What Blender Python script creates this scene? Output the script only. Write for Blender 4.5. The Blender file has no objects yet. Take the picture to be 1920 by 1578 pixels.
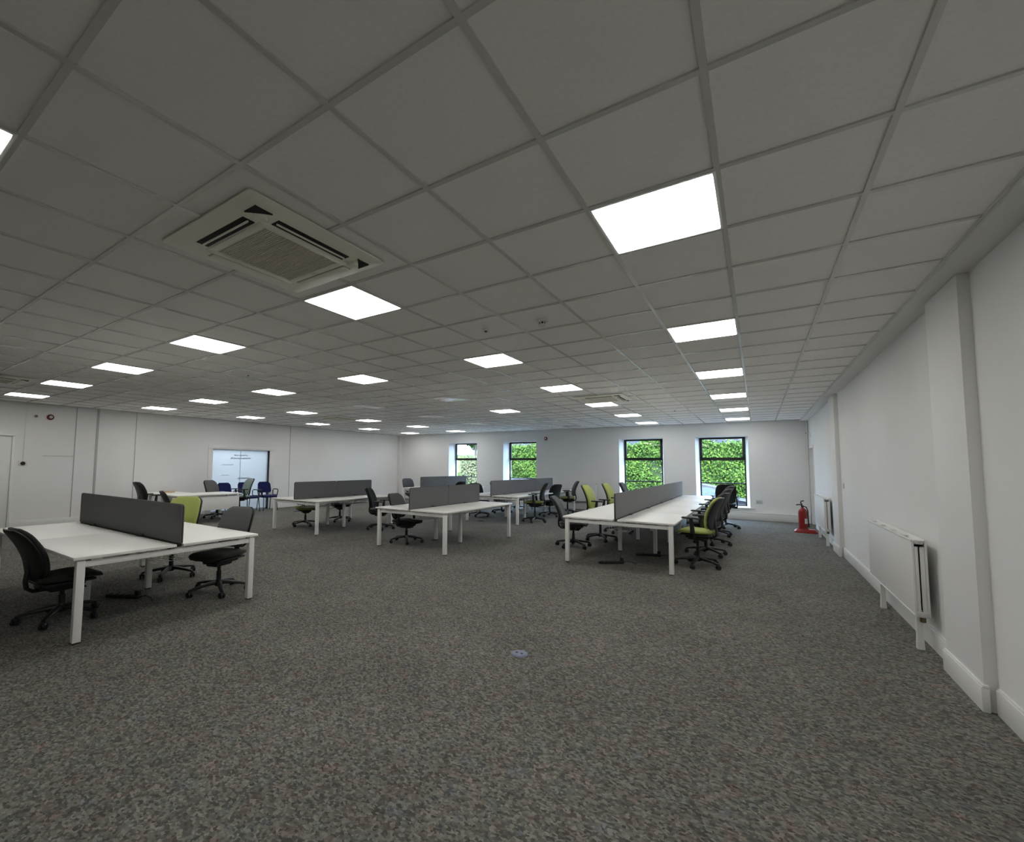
import bpy, bmesh, math, random
from mathutils import Vector, Matrix, Euler
random.seed(7)
PI = math.pi
scn = bpy.context.scene
COL = scn.collection
H = 2.893            # ceiling height

# ------------------------------------------------------------------ materials
def mat(name, col, rough=0.6, metal=0.0, spec=0.5, noise=None, bump=None, emit=None, sheen=0.0):
    m = bpy.data.materials.new(name); m.use_nodes = True
    nt = m.node_tree; b = nt.nodes['Principled BSDF']
    b.inputs['Base Color'].default_value = (*col, 1)
    b.inputs['Roughness'].default_value = rough
    b.inputs['Metallic'].default_value = metal
    b.inputs['Specular IOR Level'].default_value = spec
    if sheen: b.inputs['Sheen Weight'].default_value = sheen
    if emit:
        b.inputs['Emission Color'].default_value = (*emit[0], 1)
        b.inputs['Emission Strength'].default_value = emit[1]
    tc = None
    if noise or bump:
        tc = nt.nodes.new('ShaderNodeTexCoord')
    if noise:
        scale, amt = noise
        n = nt.nodes.new('ShaderNodeTexNoise'); n.inputs['Scale'].default_value = scale
        n.inputs['Detail'].default_value = 4
        nt.links.new(tc.outputs['Object'], n.inputs['Vector'])
        r = nt.nodes.new('ShaderNodeMapRange')
        r.inputs['From Min'].default_value = 0.3; r.inputs['From Max'].default_value = 0.7
        r.inputs['To Min'].default_value = 1 - amt; r.inputs['To Max'].default_value = 1 + amt
        nt.links.new(n.outputs['Fac'], r.inputs['Value'])
        mx = nt.nodes.new('ShaderNodeVectorMath'); mx.operation = 'SCALE'
        mx.inputs[0].default_value = col
        nt.links.new(r.outputs['Result'], mx.inputs['Scale'])
        nt.links.new(mx.outputs['Vector'], b.inputs['Base Color'])
    if bump:
        scale, amt = bump
        n2 = nt.nodes.new('ShaderNodeTexNoise'); n2.inputs['Scale'].default_value = scale
        nt.links.new(tc.outputs['Object'], n2.inputs['Vector'])
        bp = nt.nodes.new('ShaderNodeBump'); bp.inputs['Strength'].default_value = amt
        bp.inputs['Distance'].default_value = 0.004
        nt.links.new(n2.outputs['Fac'], bp.inputs['Height'])
        nt.links.new(bp.outputs['Normal'], b.inputs['Normal'])
    return m

def carpet_material():
    m = bpy.data.materials.new('flecked_carpet'); m.use_nodes = True
    nt = m.node_tree; N = nt.nodes; L = nt.links; b = N['Principled BSDF']
    b.inputs['Roughness'].default_value = 0.95; b.inputs['Specular IOR Level'].default_value = 0.15
    tc = N.new('ShaderNodeTexCoord')
    mp = N.new('ShaderNodeMapping'); mp.inputs['Scale'].default_value = (1.0, 1.35, 1.0)
    mp.inputs['Rotation'].default_value = (0, 0, 0.6)
    L.new(tc.outputs['Object'], mp.inputs['Vector'])
    # warp so the flecks are ragged
    w = N.new('ShaderNodeTexNoise'); w.inputs['Scale'].default_value = 45; w.inputs['Detail'].default_value = 3
    L.new(mp.outputs['Vector'], w.inputs['Vector'])
    wm = N.new('ShaderNodeVectorMath'); wm.operation = 'MULTIPLY_ADD'
    wm.inputs[1].default_value = (0.028, 0.028, 0.028)
    L.new(w.outputs['Color'], wm.inputs[0]); L.new(mp.outputs['Vector'], wm.inputs[2])
    v = N.new('ShaderNodeTexVoronoi'); v.inputs['Scale'].default_value = 62
    L.new(wm.outputs['Vector'], v.inputs['Vector'])
    sep = N.new('ShaderNodeSeparateColor'); L.new(v.outputs['Color'], sep.inputs['Color'])
    cr = N.new('ShaderNodeValToRGB'); cr.color_ramp.interpolation = 'LINEAR'
    e = cr.color_ramp.elements
    CARPET = [(0.0, (.066, .066, .063)), (.28, (.108, .106, .100)), (.55, (.148, .145, .136)), (.8, (.19, .186, .174)), (1.0, (.25, .244, .228))]
    e[0].position = 0; e[0].color = (*CARPET[0][1], 1); e[1].position = 1; e[1].color = (*CARPET[-1][1], 1)
    for p, c in CARPET[1:-1]:
        x = e.new(p); x.color = (*c, 1)
    L.new(sep.outputs['Red'], cr.inputs['Fac'])
    # hue drift: reddish, greenish and bluish yarns in soft patches
    n2 = N.new('ShaderNodeTexNoise'); n2.inputs['Scale'].default_value = 9; n2.inputs['Detail'].default_value = 5
    n2.inputs['Roughness'].default_value = 0.75
    L.new(tc.outputs['Object'], n2.inputs['Vector'])
    hr = N.new('ShaderNodeValToRGB'); he = hr.color_ramp.elements
    he[0].position = .30; he[0].color = (1.24, .90, .84, 1)
    he[1].position = .72; he[1].color = (.93, .94, 1.18, 1)
    x = he.new(.42); x.color = (1.07, .99, .93, 1)
    x = he.new(.56); x.color = (.98, 1.02, .96, 1)
    L.new(n2.outputs['Fac'], hr.inputs['Fac'])
    mu = N.new('ShaderNodeMix'); mu.data_type = 'RGBA'; mu.blend_type = 'MULTIPLY'
    mu.inputs['Factor'].default_value = 1.0
    L.new(cr.outputs['Color'], mu.inputs['A']); L.new(hr.outputs['Color'], mu.inputs['B'])
    # broad wear patches
    n3 = N.new('ShaderNodeTexNoise'); n3.inputs['Scale'].default_value = 1.1; n3.inputs['Detail'].default_value = 3
    L.new(tc.outputs['Object'], n3.inputs['Vector'])
    r3 = N.new('ShaderNodeMapRange'); r3.inputs['From Min'].default_value = .3; r3.inputs['From Max'].default_value = .7
    r3.inputs['To Min'].default_value = .88; r3.inputs['To Max'].default_value = 1.12
    L.new(n3.outputs['Fac'], r3.inputs['Value'])
    sc = N.new('ShaderNodeVectorMath'); sc.operation = 'SCALE'
    L.new(mu.outputs['Result'], sc.inputs[0]); L.new(r3.outputs['Result'], sc.inputs['Scale'])
    L.new(sc.outputs['Vector'], b.inputs['Base Color'])
    bp = N.new('ShaderNodeBump'); bp.inputs['Strength'].default_value = .5; bp.inputs['Distance'].default_value = .004
    L.new(sep.outputs['Green'], bp.inputs['Height']); L.new(bp.outputs['Normal'], b.inputs['Normal'])
    return m

def leaf_material(name, c1, c2):
    m = bpy.data.materials.new(name); m.use_nodes = True
    nt = m.node_tree; N = nt.nodes; L = nt.links; b = N['Principled BSDF']
    b.inputs['Roughness'].default_value = .6; b.inputs['Specular IOR Level'].default_value = .08
    g = N.new('ShaderNodeNewGeometry')
    cr = N.new('ShaderNodeValToRGB')
    cr.color_ramp.elements[0].color = (*c1, 1); cr.color_ramp.elements[1].color = (*c2, 1)
    L.new(g.outputs['Random Per Island'], cr.inputs['Fac'])
    L.new(cr.outputs['Color'], b.inputs['Base Color'])
    return m

def glass_material(name, tint, mixf):
    m = bpy.data.materials.new(name); m.use_nodes = True
    nt = m.node_tree; N = nt.nodes; L = nt.links
    for n in list(N): N.remove(n)
    o = N.new('ShaderNodeOutputMaterial'); mx = N.new('ShaderNodeMixShader')
    t = N.new('ShaderNodeBsdfTransparent'); t.inputs['Color'].default_value = (*tint, 1)
    g = N.new('ShaderNodeBsdfGlossy'); g.inputs['Roughness'].default_value = .02
    mx.inputs['Fac'].default_value = mixf
    L.new(t.outputs[0], mx.inputs[1]); L.new(g.outputs[0], mx.inputs[2]); L.new(mx.outputs[0], o.inputs['Surface'])
    return m

def film_material():
    m = bpy.data.materials.new('frosted_film'); m.use_nodes = True
    nt = m.node_tree; N = nt.nodes; L = nt.links
    for n in list(N): N.remove(n)
    o = N.new('ShaderNodeOutputMaterial'); mx = N.new('ShaderNodeMixShader')
    t = N.new('ShaderNodeBsdfTransparent'); t.inputs['Color'].default_value = (.93, .97, 1, 1)
    d = N.new('ShaderNodeBsdfTranslucent'); d.inputs['Color'].default_value = (.85, .9, .97, 1)
    mx.inputs['Fac'].default_value = .35
    L.new(t.outputs[0], mx.inputs[1]); L.new(d.outputs[0], mx.inputs[2]); L.new(mx.outputs[0], o.inputs['Surface'])
    return m

M = {}
M['carpet'] = carpet_material()
M['wall'] = mat('white_wall_paint', (.82, .82, .808), .7, spec=.3, noise=(1.2, .015), bump=(180, .05))
M['trim'] = mat('white_gloss_paint', (.80, .80, .785), .35)
M['tile'] = mat('mineral_ceiling_tile', (.965, .945, .915), .9, spec=.2, noise=(55, .03), bump=(240, .12))
M['tee'] = mat('painted_steel_tee', (.66, .655, .63), .27, spec=.8)
M['joint'] = mat('grey_joint_strip', (.45, .45, .44), .6)
M['desk'] = mat('white_desk_laminate', (.89, .88, .845), .42, spec=.4)
M['deskedge'] = mat('white_desk_metal', (.86, .855, .83), .38)
M['screen'] = mat('charcoal_screen_fabric', (.15, .15, .152), .9, spec=.2, noise=(260, .12), bump=(420, .25), sheen=.15)
M['screen_edge'] = mat('dark_screen_trim', (.02, .02, .021), .5)
M['plastic'] = mat('black_nylon', (.012, .012, .013), .45, spec=.4)
M['chrome'] = mat('chrome', (.6, .6, .62), .2, metal=1)
FAB = {'charcoal': (.030, .030, .029), 'grey': (.10, .103, .104), 'bluegrey': (.085, .09, .105), 'lime': (.40, .45, .13), 'olive': (.22, .25, .07), 'darkolive': (.05, .056, .03),
       'sage': (.24, .30, .27), 'black': (.012, .012, .014), 'navy': (.012, .014, .09)}
for k, c in FAB.items():
    M['f_' + k] = mat(k + '_chair_fabric', c, .9, spec=.2, noise=(300, .12), bump=(420, .2), sheen=.1)
M['lamp'] = mat('lit_diffuser', (.9, .9, .9), .5, emit=((1.0, .985, .95), 9.6))
M['lamp_off'] = mat('unlit_diffuser', (.98, .98, .98), .2, spec=1.0)
M['lamp_frame'] = mat('white_lamp_frame', (.85, .85, .84), .4)
M['ac'] = mat('cream_plastic', (.95, .925, .80), .5)
M['ac_grille'] = mat('beige_filter_mesh', (.80, .77, .66), .7, noise=(200, .25))
M['ac_seam'] = mat('tan_plastic_seam', (.42, .38, .28), .6)
M['dark'] = mat('dark_cavity', (.012, .012, .011), .8)
M['radiator'] = mat('white_radiator_enamel', (.78, .775, .755), .35)
M['brass'] = mat('aged_brass', (.16, .12, .06), .4, metal=.7)
M['red'] = mat('red_enamel', (.26, .010, .010), .3)
M['red_dark'] = mat('dark_red_plastic', (.12, .012, .012), .4)
M['label'] = mat('pale_label', (.75, .72, .68), .5)
M['frame_black'] = mat('black_window_frame', (.008, .009, .010), .4)
M['glass'] = glass_material('window_glass', (.96, .98, .98), .05)
M['film'] = film_material()
M['film_mark'] = mat('grey_film_lettering', (.34, .40, .49), .6)
M['alu'] = mat('brushed_aluminium', (.48, .52, .56), .35, metal=.6)
M['blue_plastic'] = mat('blue_grey_plastic', (.15, .17, .25), .4)
M['socket'] = mat('grey_socket_plate', (.55, .55, .55), .4)
M['card'] = mat('tan_board', (.62, .45, .28), .8)
M['asphalt'] = mat('asphalt', (.030, .030, .031), .9, spec=.1, noise=(30, .2))
M['leaf_a'] = leaf_material('hedge_leaves', (.018, .046, .010), (.10, .165, .026))
M['leaf_b'] = leaf_material('tree_leaves', (.03, .06, .02), (.09, .14, .045))
M['leaf_c'] = leaf_material('dry_shrub_leaves', (.10, .10, .05), (.20, .21, .11))
M['bark'] = mat('bark', (.09, .07, .05), .9)
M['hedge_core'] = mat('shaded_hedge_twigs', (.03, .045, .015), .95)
M['roof'] = mat('slate_grey_cladding', (.030, .030, .036), .7, spec=.1)
M['car_paint'] = mat('silver_car_paint', (.050, .049, .056), .5, spec=.15)
M['car_glass'] = mat('tinted_car_glass', (.06, .08, .10), .08, spec=.8)
M['tyre'] = mat('tyre_rubber', (.015, .015, .015), .8)
M['soil'] = mat('gravel_verge', (.07, .062, .056), .95, noise=(14, .25))

# ------------------------------------------------------------------ mesh helpers
class B:
    def __init__(s): s.bm = bmesh.new(); s.mi = 0
    def _q(s, vs, smooth=False):
        try:
            f = s.bm.faces.new(vs); f.material_index = s.mi; f.smooth = smooth
        except ValueError: pass
    def box(s, c, d, rot=None, bev=0.0):
        hx, hy, hz = d[0] / 2, d[1] / 2, d[2] / 2
        R = rot.to_3x3() if rot else Matrix.Identity(3)
        tmp = bmesh.new()
        vs = [tmp.verts.new(Vector((x, y, z))) for x in (-hx, hx) for y in (-hy, hy) for z in (-hz, hz)]
        for q in ((0, 1, 3, 2), (4, 6, 7, 5), (0, 4, 5, 1), (2, 3, 7, 6), (0, 2, 6, 4), (1, 5, 7, 3)):
            tmp.faces.new([vs[i] for i in q])
        if bev > 0:
            bmesh.ops.bevel(tmp, geom=tmp.edges[:], offset=min(bev, min(hx, hy, hz) * .9), segments=2, profile=.5, affect='EDGES')
        mp = {}
        for v in tmp.verts: mp[v] = s.bm.verts.new(R @ v.co + Vector(c))
        for f in tmp.faces: s._q([mp[v] for v in f.verts], bev > 0)
        tmp.free()
        return s
    def cube(s, x0, x1, y0, y1, z0, z1, bev=0.0):
        return s.box(((x0 + x1) / 2, (y0 + y1) / 2, (z0 + z1) / 2), (abs(x1 - x0), abs(y1 - y0), abs(z1 - z0)), None, bev)
    def rings(s, rs, cap=True, closed=True, smooth=True):
        R = [[s.bm.verts.new(Vector(p)) for p in r] for r in rs]
        n = len(R[0])
        for a, b in zip(R, R[1:]):
            for i in range(n if closed else n - 1):
                j = (i + 1) % n
                s._q([a[i], a[j], b[j], b[i]], smooth)
        if cap and closed:
            s._q(list(reversed(R[0])), False); s._q(R[-1], False)
        return s
    def tube(s, pts, r, n=8, flat=None):
        pts = [Vector(p) for p in pts]; rs = []
        for i, p in enumerate(pts):
            t = (pts[min(i + 1, len(pts) - 1)] - pts[max(i - 1, 0)]).normalized()
            up = Vector((0, 0, 1)) if abs(t.z) < .95 else Vector((0, 1, 0))
            a = t.cross(up).normalized(); b = a.cross(t).normalized()
            rr = r[i] if isinstance(r, (list, tuple)) else r
            ra, rb = (rr, rr) if flat is None else (rr * flat[0], rr * flat[1])
            rs.append([p + a * math.cos(k * 2 * PI / n) * ra + b * math.sin(k * 2 * PI / n) * rb for k in range(n)])
        return s.rings(rs)
    def lathe(s, prof, c=(0, 0, 0), axis='Z', n=20):
        rs = []
        for r, h in prof:
            ring = []
            for k in range(n):
                a = k * 2 * PI / n; x, y = r * math.cos(a), r * math.sin(a)
                p = {'Z': (x, y, h), 'X': (h, x, y), 'Y': (x, h, y)}[axis]
                ring.append(Vector(p) + Vector(c))
            rs.append(ring)
        return s.rings(rs)
    def prism(s, poly, axis, a, b, smooth=False):
        # poly: 2D outline; extruded from a to b along axis
        def P(u, v, w): return {'X': (w, u, v), 'Y': (u, w, v), 'Z': (u, v, w)}[axis]
        return s.rings([[P(u, v, a) for u, v in poly], [P(u, v, b) for u, v in poly]], smooth=smooth)
    def done(s, name, mats, parent=None, loc=None, sharp=35):
        bmesh.ops.recalc_face_normals(s.bm, faces=s.bm.faces[:])
        me = bpy.data.meshes.new(name); s.bm.to_mesh(me); s.bm.free()
        for m in (mats if isinstance(mats, (list, tuple)) else [mats]): me.materials.append(m)
        me.set_sharp_from_angle(angle=math.radians(sharp))
        o = bpy.data.objects.new(name, me); COL.objects.link(o)
        if parent: o.parent = parent
        if loc: o.location = loc
        return o

def rrect(w, h, r, n=4, cx=0, cy=0):
    pts = []
    for sx, sy, a0 in ((1, 1, 0), (-1, 1, 90), (-1, -1, 180), (1, -1, 270)):
        for k in range(n + 1):
            a = math.radians(a0 + 90 * k / n)
            pts.append((cx + sx * (w / 2 - r) + r * math.cos(a), cy + sy * (h / 2 - r) + r * math.sin(a)))
    return pts

def thing(name, label, cat, loc=(0, 0, 0), rz=0, group=None):
    o = bpy.data.objects.new(name, None); COL.objects.link(o)
    o.empty_display_size = .1
    o.location = loc; o.rotation_euler = (0, 0, rz)
    return tag(o, label, cat, group)
def tag(o, label, cat, group=None):
    o['label'] = label; o['category'] = cat
    if group: o['group'] = group
    return o
def struct(o): o['kind'] = 'structure'; return o
def dup(root, loc, rz, label, group=None):
    r = root.copy(); COL.objects.link(r); r.location = loc; r.rotation_euler = (0, 0, rz); r['label'] = label
    if group: r['group'] = group
    def rec(src, dst):
        for ch in list(src.children):
            c = ch.copy(); COL.objects.link(c); c.parent = dst; rec(ch, c)
    rec(root, r)
    return r

# ------------------------------------------------------------------ room shell
XR, XL, YF, YB = 1.34, -13.9, 14.04, -5.5
CE = 1.17                                  # tiled ceiling stops here on the right
struct(B().cube(XL - .3, XR + .3, YB - .3, YF + .5, -.12, 0).done('floor', M['carpet']))

# ceiling: tiles recessed 8 mm above the flange of the tee grid
b = B(); b.cube(XL - .3, XR + .3, YB - .3, YF + .3, H + .008, H + .12)
ceil = struct(b.done('ceiling', M['tile']))
b = B(); t = .0125
j = math.ceil(XL / .6)
while j * .6 < CE:
    b.cube(j * .6 - t, j * .6 + t, YB, YF, H - .001, H + .009); j += 1
i = math.ceil(YB / .6)
while i * .6 < YF:
    b.cube(XL, CE, i * .6 - t, i * .6 + t, H, H + .009); i += 1
g = b.done('ceiling_grid', M['tee'], ceil)
# margin along the right wall
b = B(); b.cube(CE, XR, YB, YF, H - .028, H + .01); b.cube(CE - .012, CE + .002, YB, YF, H - .006, H + .009)
struct(b.done('trim_1', M['wall']))
b = B(); b.cube(XL, XL + .022, YB, YF, H - .004, H + .009); b.cube(XL, XR, YF - .022, YF, H - .004, H + .009)
struct(b.done('trim_2', M['tee']))

# right wall with doorway near the windows
DY0, DY1, DZ = 12.85, 13.85, 2.08
b = B()
b.cube(XR, XR + .25, YB, DY0, 0, H + .05); b.cube(XR, XR + .25, DY1, YF + .4, 0, H + .05); b.cube(XR, XR + .25, DY0, DY1, DZ, H + .05)
struct(b.done('wall_right', M['wall']))
for n_, (y0, y1) in enumerate(((2.65, 3.32), (8.52, 9.22))):
    pl = struct(B().cube(XR - .062, XR + .01, y0, y1, 0, H - .028, .004).done('trim_%d' % (3 + n_), M['wall']))
d = B(); d.cube(XR + .10, XR + .14, DY0 + .01, DY1 - .01, 0.005, DZ - .01)
door = struct(d.done('door_2', M['trim']))
b = B()
for y in (DY0, DY1): b.cube(XR - .012, XR + .15, y - .035, y + .035, 0, DZ - .011)
b.cube(XR - .012, XR + .15, DY0 - .035, DY1 + .035, DZ - .01, DZ + .06)
b.done('door_frame', M['trim'], door)
B().lathe([(0, 0), (.012, 0), (.012, .05), (.028, .055), (.028, .075), (0, .08)], (XR + .105, DY0 + .12, 1.0), 'X').done('door_handle', M['alu'], door).scale = (1, 1, 1)
# right skirting with the steps round the pilasters
b = B()
SK = .155
for y0, y1, x in ((YB, 2.63, XR), (2.63, 3.34, XR - .062), (3.34, 8.50, XR), (8.50, 9.24, XR - .062), (9.24, DY0 - .04, XR)):
    b.cube(x - .018, x + .02, y0, y1, 0, SK, .004)
    b.cube(x - .012, x + .02, y0, y1, SK - .01, SK + .012, .004)
struct(b.done('baseboard_right', M['trim']))

# window wall
WIN = [(-11.05, -9.61), (-8.37, -6.93), (-3.84, -2.43), (-1.495, -.085)]
WZ0, WZ1, WD = .345, 2.48, .40
b = B(); x = XL - .3
for x0, x1 in WIN:
    b.cube(x, x0, YF, YF + .55, -.6, H + .05); b.cube(x0, x1, YF, YF + .55, -.6, WZ0); b.cube(x0, x1, YF, YF + .55, WZ1, H + .05); x = x1
    # splayed reveals
    for xa, s_ in ((x0, 1), (x1, -1)):
        b.prism([(xa, YF), (xa + s_ * .08, YF + WD), (xa + s_ * .08, YF + .55), (xa, YF + .55)], 'Z', WZ0, WZ1)
b.cube(x, XR + .3, YF, YF + .55, -.6, H + .05)
struct(b.done('wall_front', M['wall']))
for n_, (x0, x1) in enumerate(WIN):
    a0, a1 = x0 + .08, x1 - .08; y = YF + WD
    z0, z1 = WZ0 + .012, WZ1 - .006; m1, m2 = 1.785, 1.035
    f = B(); d0, d1 = y, y + .06
    f.cube(a0, a0 + .035, d0, d1, z0, z1); f.cube(a1 - .035, a1, d0, d1, z0, z1)
    f.cube(a0, a1, d0, d1, z0, z0 + .04); f.cube(a0, a1, d0, d1, z1 - .05, z1)
    f.cube(a0, a1, d0, d1, m1 - .036, m1 + .036); f.cube(a0, a1, d0, d1, m2 - .018, m2 + .018)
    w = struct(f.done('window_%d' % (n_ + 1), M['frame_black']))
    s_ = B(); q0, q1 = a0 + .03, a1 - .03                       # thicker opening sash in the top light
    s_.cube(q0, q0 + .05, d0 - .02, d1 - .01, m1 + .03, z1 - .04); s_.cube(q1 - .05, q1, d0 - .02, d1 - .01, m1 + .03, z1 - .04)
    s_.cube(q0, q1, d0 - .02, d1 - .01, m1 + .02, m1 + .055); s_.cube(q0, q1, d0 - .02, d1 - .01, z1 - .055, z1 - .02)
    s_.done('window_sash', M['frame_black'], w)
    B().cube(a0 + .02, a1 - .02, y + .026, y + .032, z0, z1).done('window_pane', M['glass'], w)
    B().cube(x0 - .10, x1 + .10, YF - .07, YF + .01, WZ0 - .032, WZ0, .008).done('window_sill', M['trim'], w)
# pipe boxing / skirting duct under the windows
b = B(); b.cube(XL + .02, XR - .02, YF - .10, YF, 0, .205, .006); b.cube(XL + .02, XR - .02, YF - .108, YF, .198, .218, .006)
struct(b.done('baseboard_front', M['trim']))

# left wall with the glazed screen into the next room
GY0, GY1, GZ = 5.47, 7.38, 1.98
b = B()
b.cube(XL - .2, XL, YB, GY0, 0, H + .05); b.cube(XL - .2, XL, GY1, YF + .4, 0, H + .05); b.cube(XL - .2, XL, GY0, GY1, GZ, H + .05)
struct(b.done('wall_left', M['wall']))
f = B()
for y0, y1 in ((GY0 - .14, GY0), (GY1, GY1 + .16)): f.cube(XL - .205, XL + .018, y0, y1, 0, GZ - .001, .003)
f.cube(XL - .205, XL + .018, GY0 - .14, GY1 + .16, GZ, GZ + .10, .003)
w = struct(f.done('window_5', M['trim']))
f = B(); f.cube(XL - .12, XL - .06, GY0, GY1, GZ - .03, GZ); f.cube(XL - .12, XL - .06, GY1 - .035, GY1, 0, GZ); f.cube(XL - .12, XL - .06, GY0, GY0 + .02, 0, GZ)
f.cube(XL - .12, XL - .06, GY0, GY1, 0, .05)
f.done('window_frame', M['alu'], w)
B().cube(XL - .10, XL - .085, 6.40, 6.412, .05, GZ - .03).done('glazing_joint', M['alu'], w)
B().cube(XL - .096, XL - .090, GY0 + .02, GY1 - .035, .05, GZ - .03).done('window_pane', M['film'], w)
b = B()          # illegible rows of print on the film
def row(y0, y1, z, h, dash):
    y = y0
    while y < y1:
        L_ = random.uniform(.5, 1.2) * dash
        b.cube(XL - .089, XL - .087, y, min(y + L_, y1), z - h / 2 * random.uniform(.6, 1), z + h / 2 * random.uniform(.6, 1)); y += L_ + dash * .25
row(6.20, 6.66, 1.80, .045, .06); row(6.08, 6.76, 1.70, .05, .07); row(6.33, 6.74, 1.05, .06, .05)
row(5.82, 6.18, 1.49, .025, .07); row(5.80, 6.05, 1.16, .022, .06)
b.done('film_lettering', M['film_mark'], w)
# side room seen through the film
b = B(); X2 = XL - 3.2
b.cube(X2 - .1, X2, 3.6, 10, 0, H); b.cube(X2, XL - .2, 3.5, 3.6, 0, H); b.cube(X2, XL - .2, 10, 10.1, 0, H)
struct(b.done('wall_side_room', M['wall']))
struct(B().cube(X2 - .1, XL - .2, 3.5, 10.1, -.12, -.002).done('floor_side_room', M['carpet']))
struct(B().cube(X2 - .1, XL - .2, 3.5, 10.1, H, H + .1).done('ceiling_side_room', M['wall']))
# left wall joints, door, hatch, skirting
def strip(name, y, w_, z0, z1, m): struct(B().cube(XL, XL + .012, y - w_ / 2, y + w_ / 2, z0, z1, .003).done(name, m))
strip('trim_5', 2.14, .016, .2, H - .005, M['joint']); strip('trim_6', 2.57, .05, .2, H - .005, M['joint'])
strip('trim_7', 3.41, .014, .2, H - .005, M['joint']); strip('trim_8', 8.17, .016, .2, H - .005, M['joint'])
strip('trim_9', 1.24, .022, 1.55, H - .005, M['trim'])
struct(B().cube(XL, XL + .010, 1.57, 2.13, 1.672, 1.684).done('trim_10', M['joint']))
d = B(); d.cube(XL - .01, XL + .012, .16, 1.03, .01, 2.11, .004)
door = struct(d.done('door_1', M['trim']))
b = B(); b.cube(XL - .01, XL + .03, 1.035, 1.075, 0, 2.15, .004); b.cube(XL - .01, XL + .03, .115, .155, 0, 2.15, .004); b.cube(XL - .01, XL + .045, .115, 1.075, 2.115, 2.155, .004)
b.done('door_frame', M['trim'], door)
B().lathe([(0, 0), (.026, 0), (.026, .008), (.01, .012), (.01, .05), (.024, .055), (.024, .07), (0, .075)], (XL + .012, .25, 1.0), 'X').done('door_handle', M['alu'], door)
b = B(); b.cube(XL, XL + .018, 1.08, GY0 - .15, 0, .19, .004); b.cube(XL, XL + .018, YB, .11, 0, .19, .004); b.cube(XL, XL + .018, GY1 + .17, YF - .1, 0, .19, .004)
struct(b.done('baseboard_left', M['trim']))
struct(B().cube(XL, XL + .16, YF - .14, YF, 0, H, .004).done('trim_11', M['wall']))
struct(B().cube(XL - .3, XR + .3, YB - .2, YB, 0, H + .05).done('wall_back', M['wall']))

# ------------------------------------------------------------------ ceiling lights
ROWS = {0: 'row nearest the right wall', -4: 'second row from the right wall', -8: 'third row from the right wall', -12: 'third row from the left wall',
        -16: 'second row from the left wall', -20: 'row nearest the left wall'}
ORD = ['first', 'second', 'third', 'fourth', 'fifth', 'sixth', 'seventh']
def light_proto(name, lit, label, loc):
    t = thing(name, label, 'ceiling light', loc, 0, 'lit ceiling panels' if lit else 'unlit ceiling panels')
    b = B(); s_ = .294; w_ = .014
    for x0, x1, y0, y1 in ((-s_, -s_ + w_, -s_, s_), (s_ - w_, s_, -s_, s_), (-s_ + w_, s_ - w_, -s_, -s_ + w_), (-s_ + w_, s_ - w_, s_ - w_, s_)):
        b.cube(x0, x1, y0, y1, -.003, .007)
    b.done('lamp_frame', M['lamp_frame'], t)
    B().rings([[(x_, y_, z_) for x_, y_ in rrect(w_, w_, .02, 3)] for w_, z_ in ((.562, .006), (.562, -.003), (.556, -.0045))]).done('diffuser', M['lamp'] if lit else M['lamp_off'], t)
    return t
OFF = {(9, -8), (9, -12), (13, -12), (17, -12), (21, -12), (17, -8), (21, -8)}
ION = [1, 5, 9, 13, 17, 21]
plit = poff = None
for jj in (0, -4, -8, -12, -16, -20):
    nl = nf = 0
    for i in [-3] + ION:
        if i == -3 and jj not in (0, -4): continue
        lit = (i, jj) not in OFF
        loc = ((jj - .5) * .6, (i + .5) * .6, H)
        if i == -3:
            label = 'lit square ceiling panel cut by the left edge of the photo, nearest overhead' if jj == -4 else 'lit square ceiling panel directly above the viewpoint'
        elif lit:
            label = 'lit square ceiling panel, %s lit one along the %s' % (ORD[nl], ROWS[jj]); nl += 1
        else:
            label = 'unlit pale square ceiling panel, %s unlit one along the %s' % (ORD[nf], ROWS[jj]); nf += 1
        if lit:
            if plit is None: plit = light_proto('ceiling_light', True, label, loc)
            else: dup(plit, loc, 0, label)
        else:
            if poff is None: poff = light_proto('ceiling_light', False, label, loc)
            else: dup(poff, loc, 0, label)

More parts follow.
